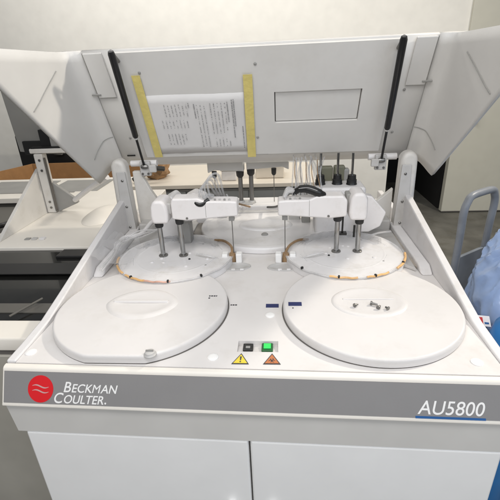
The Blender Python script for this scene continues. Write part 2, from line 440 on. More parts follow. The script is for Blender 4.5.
# main sheet (lower hem, panel) as one strip, wings as curved strips either side
def strip(P, Q):
    for i in range(len(P)-1): b.bm.faces.new((P[i], P[i+1], Q[i+1], Q[i]))
vs = lambda pts: [b.bm.verts.new(p) for p in pts]
xs = [-PXW+2*PXW*i/8 for i in range(9)]
rows = [vs([LP(x, -.056, -.022) for x in xs]), vs([LP(x, -.006, -.005) for x in xs]), vs([LP(x, .004, 0) for x in xs]), vs([LP(x, stop(0), 0) for x in xs])]
for p, q in zip(rows, rows[1:]): strip(p, q)
sheet = b.build('lid_panel', M['lid'], lid, solid=.014, angle=25)
def wing(sg):
    global b
    b = MB()
    cols = []
    S = [-.045+i*(1/14) for i in range(15)]
    prof = []                                   # (fraction out, fraction forward): soft root, straight flank, turned rim
    for f, g in ((0, 0), (.22, .015), (.42, .035), (.54, .065), (.62, .13), (.70, .25), (.80, .5), (.90, .8), (.97, .96), (1.0, 1.0)):
        row = []
        for k in range(15):
            q = k/14
            d1 = None
            # at the cut the strip ends on the level top edge
            s0 = -.045
            d0 = g*rim(s0)
            st = None
            lo_, hi_ = 0, 2
            # solve s such that z(s, d=g*rim(s)) = ZTOP
            for _ in range(30):
                mid = (lo_+hi_)/2
                if LP(0, mid, g*rim(mid)).z < ZTOP: lo_ = mid
                else: hi_ = mid
            st = lo_
            s = s0+(st-s0)*q
            x = (PXW+.0006+.083*f+(.012*(g*rim(s)) if g else 0))*sg
            row.append(b.bm.verts.new(LP(x, s, g*rim(s)+(-.030*(1-q*14) if (k == 0 and g == 0) else 0))))
        prof.append(row)
    for p, q in zip(prof, prof[1:]):
        for i in range(14): b.bm.faces.new((p[i], p[i+1], q[i+1], q[i]) if sg > 0 else (q[i], q[i+1], p[i+1], p[i]))
    bmesh.ops.recalc_face_normals(b.bm, faces=b.bm.faces)
    f0 = b.bm.faces[:][20]
    if f0.normal.x*sg > 0: bmesh.ops.reverse_faces(b.bm, faces=b.bm.faces)
    o = b.build('lid_wing', M['lid'] if sg > 0 else M['lid'], lid, solid=.014, angle=40)
    return o
def W(sg, s, g, n=.0015):      # a point on the wing surface, lifted n to the inside
    pf = ((0, 0), (.22, .015), (.42, .035), (.54, .065), (.62, .13), (.70, .25), (.80, .5), (.90, .8), (.97, .96), (1.0, 1.0))
    f = next(f0+(f1-f0)*(g-g0)/(g1-g0) for (f0, g0), (f1, g1) in zip(pf, pf[1:]) if g0 <= g <= g1)
    return LP((PXW+.083*f+.012*g*rim(s)-n)*sg, s, g*rim(s)+n*.3)
for sg in (-1, 1):
    wg = wing(sg)
    # end-cap joint: thin groove near the hinge, and a faint crease further up
    b = MB(); b.tube([W(sg, s_, g_) for s_, g_ in ((.108, .004), (.105, .02), (.098, .06), (.092, .14), (.085, .28), (.078, .44), (.068, .60))], .0014, n=6); b.build('joint_line', M['grey'], wg)
    b = MB(); b.tube([W(sg, s_, g_) for s_, g_ in ((.43, .30), (.42, .48), (.41, .66), (.402, .80), (.396, .93))], .0013, n=6); b.build('crease', M['grey'], wg)
    # seam along the root
    b = MB(); slab(b, min(sg*.5825, sg*.5838), max(sg*.5825, sg*.5838), .006, stop(0)-.004, .0006, .0014, LP); b.build('seam', M['grey'], lid, smooth=False)
    # raised side strip with its step
    b = MB(); slab(b, min(sg*.5135, sg*.5795), max(sg*.5135, sg*.5795), .28, stop(0)-.003, .0008, .008, LP); b.build('side_strip', M['lid'], lid, bevel=.003)
    b = MB(); slab(b, min(sg*.566, sg*.60), max(sg*.566, sg*.60), .292, .297, .006, .012, LP); b.build('clip', M['grey'], lid, bevel=.001)
# stiff inner frame round the recessed window
def frame_with_hole(b, X0, X1, S0, S1, x0, x1, s0, s1, d0, d1, dback):
    O = [(X0, S0), (X1, S0), (X1, S1), (X0, S1)]; I = [(x0, s0), (x1, s0), (x1, s1), (x0, s1)]
    ot = [b.bm.verts.new(LP(*p, d1)) for p in O]; it = [b.bm.verts.new(LP(*p, d1)) for p in I]
    ob = [b.bm.verts.new(LP(*p, d0)) for p in O]; ib = [b.bm.verts.new(LP(*p, dback)) for p in I]
    for i in range(4):
        j = (i+1) % 4
        b.bm.faces.new((ot[i], ot[j], it[j], it[i])); b.bm.faces.new((ob[i], ob[j], ot[j], ot[i])); b.bm.faces.new((it[i], it[j], ib[j], ib[i]))
b = MB(); frame_with_hole(b, -.47, .47, .012, stop(0)-.003, .0615, .368, .154, .280, .0005, .014, .001)
b.build('inner_liner', M['lid'], lid, smooth=False)
b = MB(); slab(b, .0645, .3655, .1570, .2775, .0008, .006, LP); b.build('window_plate', M['lid'], lid, bevel=.002)
b = MB(); slab(b, .062, .3675, .1545, .2795, .0003, .0007, LP); b.build('window_gap', M['black'], lid, smooth=False)
# hem groove
b = MB(); slab(b, -.47, .47, .0085, .0112, .0006, .0016, LP); b.build('hem_groove', M['gap'], lid, smooth=False)
for x, s in ((-.400, .372), (-.006, .094), (.000, .385), (.516, .262), (.510, .088), (-.52, .10)):
    d = .0145 if abs(x) < .47 else .0005
    MB().lathe(LP(x, s, d), LP(x, s, d+.003), [(0, .0052), (.6, .0048), (1, .003)], 12).build('screw', M['grey'], lid)
for x0, x1 in ((-.558, -.524), (-.035, .032)):
    b = MB(); slab(b, x0, x1, .003 if x0 > -.1 else .012, .008 if x0 > -.1 else .017, .0005 if x0 < -.1 else -.001, .0035, LP); b.build('slot', M['black'], lid, smooth=False)

# --- gas struts
for sg in (-1, 1):
    p0, p1 = Vector((.474*sg, 1.60, .285)), Vector((.4595*sg, 1.400, .700))
    d = p1-p0
    st = MB().lathe(p0+d*.30, p1, [(0, .0075), (.02, .011), (.97, .0118), (1, .009)], 20).build('gas_strut', M['strut'], A)
    MB().cyl(p0, p0+d*.31, .0048, n=14).build('piston_rod', M['strut'], st)
    MB().lathe(p0-Vector((.014, 0, 0)), p0+Vector((.014, 0, 0)), [(0, .007), (.3, .010), (.7, .010), (1, .007)], 16).build('ball_joint', M['steel'], st)
    MB().lathe(p0+d*.285, p0+d*.305, [(0, .0065), (.5, .009), (1, .0065)], 16).build('seal_ring', M['lightgrey'], st)
    b = MB(); b.box(p0.x-.022, p0.x+.022, 1.603, 1.622, .245, .305); b.box(p0.x-.03*sg-.01, p0.x-.03*sg+.02, 1.588, 1.603, .262, .292)
    br = b.build('strut_bracket', M['lightgrey'], A, bevel=.004)
    for k in range(2): MB().lathe((p0.x-.012+.024*k, 1.6025, .255), (p0.x-.012+.024*k, 1.598, .255), [(0, .005), (1, .004)], 10).build('screw', M['steel'], br)
    q = LP(p1.x, stop(0)-.03, .015); MB().cyl(p1, q, .006, n=12).build('ball_stud', M['steel'], st)

# --- front reagent covers
def disc_poly(cx, cy, r, flat=None, n=120, wallx=None):
    pts = []
    for i in range(n):
        a = 2*PI*i/n; x, y = cx+r*math.cos(a), cy+r*math.sin(a)
        if flat is not None and y < flat: y = flat
        if wallx is not None and abs(x) > wallx: x = math.copysign(wallx, x)
        pts.append((x, y))
    out = [pts[0]]
    for p in pts[1:]:
        if math.hypot(p[0]-out[-1][0], p[1]-out[-1][1]) > 1e-4: out.append(p)
    return out
def dish(b, pts, c, zprof):
    """solid of revolution-like plate over an arbitrary outline: zprof = (scale towards c, z)"""
    rings = []
    for k, z in zprof:
        rings.append([b.bm.verts.new((c[0]+(p[0]-c[0])*k, c[1]+(p[1]-c[1])*k, z)) for p in pts])
    n = len(pts)
    for P, Q in zip(rings, rings[1:]):
        for i in range(n): b.bm.faces.new((P[i], P[(i+1) % n], Q[(i+1) % n], Q[i]))
    b.bm.faces.new(rings[-1]); b.bm.faces.new(rings[0][::-1])
cl, cr = (-.318, .966), (.322, .967)
b = MB(); pl = disc_poly(*cl, .243, .7345, wallx=.563); dish(b, pl, cl, [(.985, .0006), (1, .0018), (1, .014), (.996, .0185), (.988, .0215), (.975, .0225), (.965, .0225), (.945, .0225)])
covL = b.build('round_cover', M['cover'], A, angle=60)
b = MB(); pr_ = disc_poly(*cr, .2385, .727, wallx=.5645); dish(b, pr_, cr, [(.985, .0006), (1, .0018), (1, .014), (.996, .0185), (.988, .0215), (.975, .0225), (.965, .0225), (.945, .0225)])
covR = b.build('round_cover', M['cover'], A, angle=60)
tag(covL, 'left round cover with a lens shaped hand grip and a knob'); tag(covR, 'right round cover with an oval grip and loose screws')
# flat dark ring under each cover, its colour stands in for the gap shadow
for c, r, pts in ((cl, .243, pl), (cr, .2385, pr_)):
    b = MB(); dish(b, [(c[0]+(p[0]-c[0])*1.006-(.0022 if c[0] > 0 else -.0022), c[1]+(p[1]-c[1])*1.004) for p in pts], c, [(1, .0002), (1, .0011)])
    for v in b.bm.verts:
        v.co.x = max(-.5645, min(.5645, v.co.x)); v.co.y = max(.7325 if c[0] < 0 else .7245, v.co.y)
    b.build('cover_gap_shadow', M['gap'], A, smooth=False)
# left grip: two raised lips meeting in points around a sunk centre
gc = (-.322, .968)
b = MB(); n = 40
def lens(rx, ry, n=40): return [(rx*math.cos(2*PI*i/n), ry*math.copysign(abs(math.sin(2*PI*i/n))**1.25, math.sin(2*PI*i/n))) for i in range(n)]
def loft(b, c, rings):
    R = [[b.bm.verts.new((c[0]+x, c[1]+y, z)) for x, y in pts] for pts, z in rings]
    n = len(R[0])
    for P, Q in zip(R, R[1:]):
        for i in range(n): b.bm.faces.new((P[i], P[(i+1) % n], Q[(i+1) % n], Q[i]))
    b.bm.faces.new(R[-1])
loft(b, gc, [(lens(.106, .082), .0223), (lens(.101, .076), .0248), (lens(.093, .067), .0272), (lens(.083, .057), .0254), (lens(.066, .042), .0236), (lens(.05, .03), .0232), (lens(.03, .016), .0230)])
b.build('hand_grip', M['cover'], covL, angle=80)
b = MB(); b.prism([(.975-.006, .0232), (.975+.006, .0232), (.975+.003, .0290), (.975-.003, .0290)], gc[0]-.085, gc[0]+.075); b.build('grip_web', M['cover'], covL, bevel=.0015)
gc = (.322, .976)
def oval(rx, ry, n=48): return [(rx*math.cos(2*PI*i/n), ry*math.sin(2*PI*i/n)) for i in range(n)]
b = MB(); loft(b, gc, [(oval(.104, .080), .0223), (oval(.101, .077), .0245), (oval(.095, .072), .0265), (oval(.086, .063), .0254), (oval(.077, .055), .0236), (oval(.06, .04), .0232), (oval(.05, .03), .0230)])
b.build('hand_grip', M['cover'], covR, angle=80)
b = MB(); b.prism([(.99-.004, .0232), (.99+.004, .0232), (.99+.002, .0258), (.99-.002, .0258)], gc[0]-.07, gc[0]+.07); b.build('grip_web', M['cover'], covR, bevel=.001)
# knob on the left cover
p = at(150, 353.5, z=.024)
kb = MB().lathe((p.x, p.y, .0205), (p.x, p.y, .031), [(0, .0150), (.25, .0150), (.45, .0125), (.8, .0115), (1, .008)], 20).build('knob', M['lightgrey'], covL)
MB().box(p.x-.009, p.x+.009, p.y-.0016, p.y+.0016, .031, .0345).build('slot_ridge', M['grey'], kb)
# navy labels and small printed marks
for (u, v, z, par) in ((272.3, 305.8, .0002, A), (295, 304.0, .0228, covR)):
    p = at(u, v, z=z); MB().box(p.x-.0185, p.x+.0185, p.y-.0095, p.y+.0095, z, z+.0008).build('navy_label', M['navy'], par, smooth=False)
def marks(u, v, z, par, rows):
    p = at(u, v, z=z); b = MB(); r = random.Random(int(u))
    for j, n in enumerate(rows):
        x = p.x-.010
        for k in range(n):
            w_ = r.uniform(.003, .006); y = p.y-.012*j
            b.box(x, x+w_, y-.0028, y+.0028, z, z+.0005); x += w_+.0018
    b.build('printed_mark', M['inkd'], par, smooth=False)
marks(212.5, 296, .0227, covL, (4, 1)); marks(234, 305, .0003, A, (3,)); marks(296, 308, .0227, covR, (1,))
# --- loose screws lying on the right cover: separate things
for u, v, L_, a in ((356, 305, .013, .6), (374, 304, .019, -.5), (379, 307, .012, .9), (387, 308, .010, 2.2)):
    p = at(u, v, z=.028); dv = Vector((math.cos(a), math.sin(a), 0))
    zc = .0235+.0055 if True else 0
    c = Vector((p.x, p.y, .0287))
    t = tag(MB().lathe(c-dv*L_*.5, c+dv*L_*.5, [(0, .0058), (.22, .0058), (.24, .0032), (1, .0026)], 12).build('loose_screw', M['steel']),
        {356: 'leftmost of the loose steel screws lying on the oval grip of the right cover', 374: 'longest of the loose steel screws in the middle of the right cover', 379: 'short loose screw lying against the longest screw on the right cover', 387: 'rightmost of the loose steel screws lying on the right cover'}[u], 'screw', 'loose screws on the right cover')

# --- ring carousels behind the covers
def ring_unit(cx, cy, sg):
    r = .205
    b = MB(); pts = disc_poly(cx, cy, r, wallx=.526); dish(b, pts, (cx, cy), [(1, .0008), (1, .0225), (.990, .0262), (.975, .0272), (.962, .0262), (.955, .0255), (.945, .0255), (.71, .0262), (.70, .0262), (.69, .0268), (.675, .0268), (.665, .0262), (.65, .0262), (.60, .0262)])
    o = b.build('reaction_ring', M['ring'], A, angle=50)
    # raised half-moon guard at the back with scalloped wall
    b = MB(); N = 26; prev = None
    for i in range(N+1):
        a = math.radians(20+140*i/N); k = .70+.02*math.sin(i*1.9)
        P = [Vector((cx+r*k*math.cos(a), cy+.02+r*k*.8*math.sin(a), .0265)), Vector((cx+r*k*math.cos(a), cy+.02+r*k*.8*math.sin(a), .048)),
             Vector((cx+r*(k+.045)*math.cos(a), cy+.02+r*(k+.045)*.8*math.sin(a), .048)), Vector((cx+r*(k+.06)*math.cos(a), cy+.02+r*(k+.06)*.8*math.sin(a), .0265))]
        cur = [b.bm.verts.new(q) for q in P]
        if prev:
            for j in range(3): b.bm.faces.new((prev[j], cur[j], cur[j+1], prev[j+1]))
        prev = cur
    b.build('guard_wall', M['film'], o, angle=60)
    # tubing round the front edge, clear with coloured stretches and black clips
    R2 = r*1.003
    def arc(a0, a1, k=1.0, z=.034, n=10, wob=.0012):
        return [Vector((max(-.525, min(.525, cx+R2*k*math.cos(math.radians(a0+(a1-a0)*i/n)))), cy+R2*k*math.sin(math.radians(a0+(a1-a0)*i/n)), z+wob*math.sin(i*1.7))) for i in range(n+1)]
    b = MB(); b.tube(arc(178, 362, 1.0, .0265, 26), .0032, n=10, sub=4); b.build('clear_tube', M['tube'], o)
    segs = {-1: ((186, 224, 'amber', .0040), (230, 254, 'amber', .0036), (254, 278, 'pink', .0030)), 1: ((250, 274, 'amber', .0034), (282, 304, 'amber', .0034), (316, 352, 'amber', .0042))}[sg]
    for a0, a1, mm, rr in segs:
        b = MB(); b.tube(arc(a0, a1, 1.003, .0290, 8), rr, n=10, sub=4); b.build('coloured_tube', M[mm], o)
    for a in ((204, 238, 276, 306) if sg < 0 else (222, 258, 290, 330)):
        c = Vector((cx+R2*math.cos(math.radians(a)), cy+R2*math.sin(math.radians(a)), .0305))
        rd = Vector((math.cos(math.radians(a)), math.sin(math.radians(a)), 0))
        b = MB(); mt = basis(c, rd, (-rd.y, rd.x, 0)); b.box(-.0042, .0042, -.0032, .0032, -.004, .0042, mt); b.build('tube_clip', M['black'], o, bevel=.0012)
    # low clear plastic fences and a scored radial joint on the plate
    for k, a in enumerate((25, 62, 118, 150, 200, 335)):
        q = (.80, .62, .66, .82, .74, .70)[k]*r; c = Vector((cx+q*math.cos(math.radians(a)), cy+q*math.sin(math.radians(a)), .0268))
        t_ = Vector((-math.sin(math.radians(a)), math.cos(math.radians(a)), 0)); mt = basis(c, t_, Vector((t_.y, -t_.x, 0)))
        b = MB(); b.box(-.03, .03, -.0012, .0012, 0, .016+.004*(k % 3), mt); b.build('clear_fence', M['sheer'], o, bevel=.0005)
        MB().box(-.026, -.020, -.0035, .0035, 0, .007, mt).build('fence_foot', M['grey' if k % 2 else 'ring'], o, bevel=.001)
    # small raised bosses and lugs on the plate
    rr_ = random.Random(3+sg)
    for k in range(7):
        a = rr_.uniform(0, 2*PI); q = rr_.uniform(.2, .62)*r
        MB().lathe((cx+q*math.cos(a), cy+q*math.sin(a), .026), (cx+q*math.cos(a), cy+q*math.sin(a), .0295), [(0, .007), (.7, .006), (1, .004)], 12).build('boss', M['ring'], o)
    for (dx, dy) in ((.055*sg*-1, -.035),):
        MB().lathe((cx+dx, cy+dy, .026), (cx+dx, cy+dy, .0292), [(0, .0042), (1, .0034)], 12).build('screw', M['black'], o)
    return o
rl = ring_unit(-.298, 1.292, -1); rr2 = ring_unit(.300, 1.312, 1)

# --- rear round cover
c3 = (.012, 1.625)
b = MB(); pts = disc_poly(*c3, .275); dish(b, pts, c3, [(.99, .0006), (1, .002), (1, .018), (.992, .0225), (.975, .024), (.965, .024), (.91, .024), (.90, .024), (.89, .0225), (.88, .0225), (.86, .0225)])
rc = b.build('rear_round_cover', M['ring'], A, angle=60)
b = MB(); loft(b, (.015, 1.60), [(oval(.115, .072), .0223), (oval(.110, .068), .0275), (oval(.098, .058), .0300), (oval(.086, .048), .0268), (oval(.05, .03), .0250)]); b.build('hand_grip', M['ring'], rc, angle=80)
MB().lathe((.015, 1.49, .0225), (.015, 1.49, .029), [(0, .014), (.6, .013), (1, .009)], 18).build('knob', M['grey'], rc)

# --- wash stations in the middle of the deck
def station(x, y, sg):
    b = MB(); N = 40; pts = []
    for i in range(N):
        a = 2*PI*i/N; pts.append((x+.012*sg*-1*0+.066*math.cos(a)*(1.0-.15*math.sin(a)*sg), y-.045+.032*math.sin(a)))
    dish(b, pts, (x, y-.045), [(1, .0004), (.98, .004), (.90, .0045), (.84, .0018), (.5, .0012)])
    o = b.build('wash_well', M['lightgrey'], A, angle=60)
    for dx in (-.028, .022): MB().box(x+dx-.011, x+dx+.011, y-.018, y+.012, .0006, .036).build('well_block', M['letter'], o, bevel=.004)
    MB().lathe((x-.002, y-.002, .0006), (x-.002, y-.002, .034), [(0, .013), (.6, .0125), (1, .011)], 14).build('drain_tube', M['brown'], o)
    b = MB(); b.tube([(x-.004, y+.002, .03), (x+.006*sg, y+.03, .040), (x+.022*sg, y+.075, .037), (x+.05*sg, y+.115, .034), (x+.085*sg, y+.135, .028)], .0048, n=10); b.build('drain_hose', M['brown'], o)
    b = MB(); b.tube([(x+.03*sg, y-.02, .012), (x+.08*sg, y-.03, .036), (x+.13*sg, y-.01, .039)], .004, n=8); b.build('clear_hose', M['tube'], o)
    for k in range(3): MB().box(x-.03+.03*k, x-.016+.03*k, y-.075, y-.066, .0006, .006).build('lug', M['ring'], o, bevel=.0015)
    return o
station(-.092, 1.290, -1); station(.098, 1.287, 1)

# --- pipetting arms
def rods(o, xs_, y, ztop, z0=.0263):
    for x in xs_:
        MB().cyl((x, y, z0), (x, y, ztop), .0085, n=24).build('rod', M['chrome'], o)
        MB().lathe((x, y, z0), (x, y, z0+.006), [(0, .0165), (.6, .0160), (1, .0125)], 24).build('rod_flange', M['steel'], o)
        MB().lathe((x, y, ztop-.024), (x, y, ztop), [(0, .0125), (.15, .0145), (.8, .0155), (1, .0155)], 24).build('collar', M['black'], o)
def arm(xr, xp, y, zb, zt, zpe, sg):
    """housing over the inner rod reaching to the probe; one housing mesh with a hollow top behind"""
    b = MB()
    x0, x1 = (xr-(.017 if sg > 0 else .026)*sg, xp+.024*sg)
    lo_, hi_ = sorted((x0, x1))
    pts = [(x0, zb+.006), (xr+.03*sg, zb), (xp, zb+.012), (x1, zb+.012), (x1, zt-.014), (xp-.0*sg, zt-.012), (xr+.10*sg, zt-.010), (xr+.075*sg, zt), (xr-.012*sg, zt), (x0, zt-.016)]
    b.prism(pts, y-.030, y+.034, 'y')
    o = b.build('probe_arm', M['white'], A, bevel=.007, angle=25, seg=3)
    # probe holder and needle
    h = MB().box(xp-.0095, xp+.0095, y-.010, y+.010, zb-.010, zb+.014).build('probe_holder', M['grey'], o, bevel=.002)
    MB().lathe((xp, y, .012), (xp, y, zb-.008), [(0, .0010), (.2, .0017), (1, .0017)], 10).build('needle', M['steel'], o)
    # small ports along the top and a set screw on the flank
    for k in range(4):
        xx = xp-sg*(.002+.016*k)
        MB().lathe((xx, y-.018, zt-.016), (xx, y-.018, zt-.006), [(0, .0042), (1, .0034)], 10).build('port', M['grey' if k % 2 else 'lightgrey'], o)
    xm = (xr*.45+xp*.55); MB().box(xm-.0004, xm+.0004, y-.0304, y-.0298, zb+.012, zt-.012).build('panel_joint', M['gap'], o, smooth=False)
    MB().cyl((xr+.035*sg, y-.0298, zb+.010), (xr+.035*sg, y-.0325, zb+.010), .0040, n=12).build('set_screw', M['steel'], o)
    return o
yl, yr = 1.290, 1.311
aL = arm(-.271, -.088, yl, .168, .246, 0, 1); rods(aL, (-.271,), yl, .172)
aR = arm(.274, .094, yr, .160, .238, 0, -1); rods(aR, (.274,), yr, .166)
tag(aL, 'left probe arm with clear tubing in a notch'); tag(aR, 'right probe arm with a black cable sleeve')
# rounded drive heads over the outer rods
def head(xr, y, zb, zt, off):
    b = MB(); x = xr+off
    b.prism([(x-.028, zb), (x+.028, zb), (x+.030, zb+.03), (x+.028, zt-.02), (x+.016, zt), (x-.016, zt), (x-.028, zt-.018), (x-.031, zb+.03)], y-.033, y+.06, 'y')
    o = b.build('drive_head', M['white'], A, bevel=.011, angle=30, seg=4); rods(o, (xr,), y, zb+.003)
    return o
hL = head(-.345, yl, .158, .240, .014); hR = head(.348, yr, .152, .246, -.010)
MB().box(-.318, -.292, yl-.01, yl+.03, .185, .225).build('link_plate', M['lightgrey'], hL, bevel=.005)
MB().box(.300, .322, yr+.0, yr+.05, .17, .235).build('link_plate', M['grey'], hR, bevel=.005)
# the left arm's clear tube loops
b = MB()
for k in range(4):
    b.tube([(-.185+.012*k, yl+.0, .205), (-.19+.01*k, yl-.012, .262+.012*k), (-.165+.012*k, yl+.02, .285+.010*k), (-.15+.010*k, yl+.06, .24), (-.12, yl+.16, .15)], .0038, n=8)
b.build('clear_hose', M['film'], aL)
b = MB(); b.tube([(-.205, yl-.018, .240), (-.200, yl-.024, .229), (-.186, yl-.026, .224), (-.170, yl-.022, .230), (-.158, yl-.016, .236)], .0085, n=10); b.build('notch_sleeve', M['black'], aL)
b = MB(); b.tube([(-.176, yl-.014, .243), (-.16, yl-.012, .251), (-.145, yl-.004, .246)], .007, n=10); b.build('tube_clamp', M['film'], aL)
# the right arm's black sleeve and clear ends
b = MB(); b.tube([(.128, yr+.004, .246), (.150, yr-.004, .258), (.178, yr-.012, .257), (.205, yr-.018, .247), (.222, yr-.010, .236)], [.010, .013, .0145, .014, .012], n=14); b.build('cable_sleeve', M['black'], aR)
b = MB()
for k in range(3): b.tube([(.092, yr-.01+.01*k, .230), (.104, yr+.01*k, .246+.004*k), (.120, yr+.01*k, .250), (.138, yr, .250)], .0060, n=8)
b.build('clear_hose', M['tube'], aR)
b = MB(); b.tube([(.14, yr-.014, .262), (.17, yr-.025, .267), (.20, yr-.030, .258)], .0012, n=6); b.build('sleeve_highlight', M['tube'], aR)  # pale thread laid on the black sleeve as a painted highlight

# dark slab standing in for shade between the left ring and the rear cover, and a spill tray in front of the mixer
SHADE_GREY = mat('painted_grey_shade', (.27, .245, .215), .45, var=.2, scale=18, dirt=.3, dscale=20)
def flat_part(name, px, z0, z1, m, par):
    b = MB(); b.prism([tuple(at(u, v, z=z0))[:2] for u, v in px], z0, z1, 'z'); return b.build(name, m, par, bevel=.003)
flat_part('shade_slab', ((190, 233), (206, 219), (236, 214), (212, 226), (204, 240)), .0006, .007, SHADE_GREY, A)
flat_part('spill_tray', ((352, 236), (374, 226), (392, 234), (424, 272), (410, 266), (392, 249), (372, 240)), .0006, .010, mat('warm_grey_tray', (.40, .36, .31), .45, var=.15, scale=18, dirt=.2, dscale=18), A)
b = MB(); rnd = random.Random(21)
for k in range(6):
    x = -.27+.03*k
    b.tube([(x, 1.33+.02*k, .19+.01*(k % 3)), (x+.02, 1.42, .16+rnd.uniform(0, .05)), (x+rnd.uniform(0, .05), 1.55, .12+rnd.uniform(0, .05)), (x+.04, 1.70, .06), (x+.05, 1.79, .05)], .0034, n=7, sub=5)
b.build('tube_bundle', M['film'], A)
b = MB(); b.tube([(-.19, 1.36, .20), (-.15, 1.46, .185), (-.10, 1.60, .12), (-.06, 1.74, .06)], .0042, n=8); b.build('drain_hose', M['brown'], A)
b = MB(); b.tube([(.13, 1.36, .21), (.10, 1.48, .16), (.06, 1.64, .09), (.02, 1.76, .05)], .0050, n=8); b.build('black_cable', M['black'], A)
for x0, x1, y0, h, m in ((-.21, -.16, 1.70, .10, 'lightgrey'), (.115, .165, 1.66, .12, 'greyarm'), (.17, .205, 1.62, .16, 'grey'), (-.30, -.25, 1.68, .13, 'wall')):
    k = MB().box(x0, x1, y0, y0+.06, .0006, h).build('valve_block', M[m], A, bevel=.006)
    MB().lathe(((x0+x1)/2, y0+.03, h), ((x0+x1)/2, y0+.03, h+.022), [(0, .012), (.5, .010), (1, .008)], 14).build('valve_cap', M['black'], k)

# rear pair of arms under the lid edge
def rear_arm(x0, x1, xr, xp, zb, zt, y=1.85):
    b = MB(); sg = 1 if x1 > x0 else -1
    b.prism([(x0, zb-.004), (x0+.03*sg, zb+.010), (x1, zb), (x1, zt), (x0, zt)], y-.02, y+.03, 'y')
    o = b.build('rear_probe_arm', M['greyarm'], A, bevel=.006, seg=3, angle=25)
    MB().cyl((xr, y-.005, .055), (xr, y-.005, zb), .0105, n=18).build('rod', M['steel'], o)
    MB().lathe((xr, y-.005, zb-.03), (xr, y-.005, zb+.002), [(0, .010), (.3, .017), (1, .019)], 18).build('collar', M['black'], o)
    MB().lathe((xr, y-.005, .050), (xr, y-.005, .060), [(0, .02), (1, .015)], 18).build('rod_flange', M['lightgrey'], o)
    MB().lathe((xp, y-.005, zb-.030), (xp, y-.005, zb+.003), [(0, .006), (.25, .011), (1, .012)], 14).build('probe_holder', M['black'], o)
    MB().cyl((xp, y-.005, .05), (xp, y-.005, zb-.03), .0018, n=8).build('needle', M['steel'], o)
rear_arm(-.258, -.088, -.108, -.229, .200, .252); rear_arm(.120, -.076, -.057, .050, .208, .246)
b = MB(); b.prism([(-.30, 1.80), (.135, 1.79), (.135, 1.93), (-.30, 1.93)], .0006, .048, 'z'); b.build('rear_rail', M['wall'], A, bevel=.006)
b = MB(); b.prism([(-.14, 1.755), (.09, 1.765), (.10, 1.785), (-.14, 1.785)], .0006, .030, 'z'); b.build('rear_step', M['lightgrey'], A, bevel=.004)
MB().box(-.115, -.05, 1.81, 1.88, .0485, .054).build('rail_plate', M['greyarm'], A, bevel=.002)

# right rear cluster: mixer block, tubes, connectors
mx = thing('mixer', None, None, (0.33, 1.5, 0)); mx.parent = A; mx.matrix_parent_inverse = Matrix.Translation(A.location).inverted()
MB().box(.215, .405, 1.50, 1.62, .0006, .205).build('block', M['wall'], mx, bevel=.012, seg=3)
b = MB(); b.prism([(.375, .192), (.418, .182), (.476, .118), (.458, .062), (.415, .040), (.375, .04)], 1.455, 1.495, 'y'); b.build('side_cowl', M['white'], mx, bevel=.007)
for x, y, z in ((.236, 1.56, .206), (.302, 1.56, .206), (.356, 1.55, .206)):
    k = MB().lathe((x, y, z), (x, y, z+.036), [(0, .021), (.15, .019), (.5, .019), (.55, .0165), (1, .0155)], 20).build('connector', M['black'], mx)
    MB().cyl((x, y, z+.036), (x, y, z+.12), .0050, n=10).build('pipe', M['chrome'], k)
for x, h, w_ in ((.262, .26, .030), (.318, .262, .022), (.345, .25, .012)):
    MB().box(x-w_, x+w_, 1.615, 1.65, .0006, h).build('manifold', mat('olive_grey', (.17, .17, .12), .5) if w_ > .02 else M['grey'], mx, bevel=.006)
b = MB(); rnd = random.Random(5)
for k in range(14):
    x = .125+.0085*k+rnd.uniform(-.003, .003); y = 1.52+rnd.uniform(-.03, .05)
    b.tube([(x+rnd.uniform(-.01, .01), y-.06, .15), (x, y, .19), (x+rnd.uniform(-.006, .006), y+.04, .26), (x+rnd.uniform(-.02, .02), y+.12, .30)], .0030, n=6, sub=4)
b.build('tube_bundle', M['film'], mx)
b = MB()
for k in range(5):
    x = .14+.022*k; b.tube([(x, 1.50, .15), (x+.004, 1.52, .20), (x-.004, 1.55, .25), (x, 1.62, .29)], .0016, n=6)
b.build('tube_bundle', M['brown'], mx)
b = MB(); b.cyl((.30, 1.36, .075), (.30, 1.36, .17), .0035, n=10); b.box(.285, .315, 1.35, 1.37, .072, .080); b.build('mixing_paddle', M['black'], mx)
b = MB(); b.cyl((.345, 1.375, .055), (.345, 1.375, .10), .004, n=10); b.build('mixing_paddle', M['black'], mx)
b = MB(); b.tube([(.355, 1.46, .04), (.40, 1.42, .04), (.45, 1.44, .043), (.50, 1.46, .04)], .004, n=8); b.build('clear_hose', M['tube'], mx)

# left rear cluster: pump housing, clear film and slack tubing along the wall
pc = thing('tubing_cluster', None, None, (-.45, 1.4, 0)); pc.parent = A; pc.matrix_parent_inverse = Matrix.Translation(A.location).inverted()
b = MB(); b.prism([(-.40, .03), (-.30, .03), (-.30, .16), (-.335, .205), (-.38, .18)], 1.44, 1.55, 'y'); b.build('pump_housing', M['wall'], pc, bevel=.012, seg=3)
b = MB(); b.prism([(-.29, .10), (-.235, .115), (-.20, .20), (-.245, .22), (-.285, .20)], 1.42, 1.50, 'y'); b.build('pump_cowl', M['white'], pc, bevel=.01, seg=3)
MB().box(-.315, -.265, 1.40, 1.46, .02, .11).build('pump_block', M['grey'], pc, bevel=.008)
b = MB(); rnd = random.Random(11)
for k in range(3):
    o_ = rnd.uniform(-.012, .012)
    b.tube([(-.520+o_, 1.16+rnd.uniform(-.02, .02), .030+.004*k), (-.505+o_, 1.25, .036+rnd.uniform(0, .02)), (-.512+o_*2, 1.33, .045+rnd.uniform(0, .03)), (-.46+o_, 1.40, .05+rnd.uniform(0, .03)), (-.40, 1.45+o_, .07), (-.34, 1.47, .09)], rnd.uniform(.0022, .0036), n=8, sub=4)
b.build('slack_tubing', M['tube'], pc)
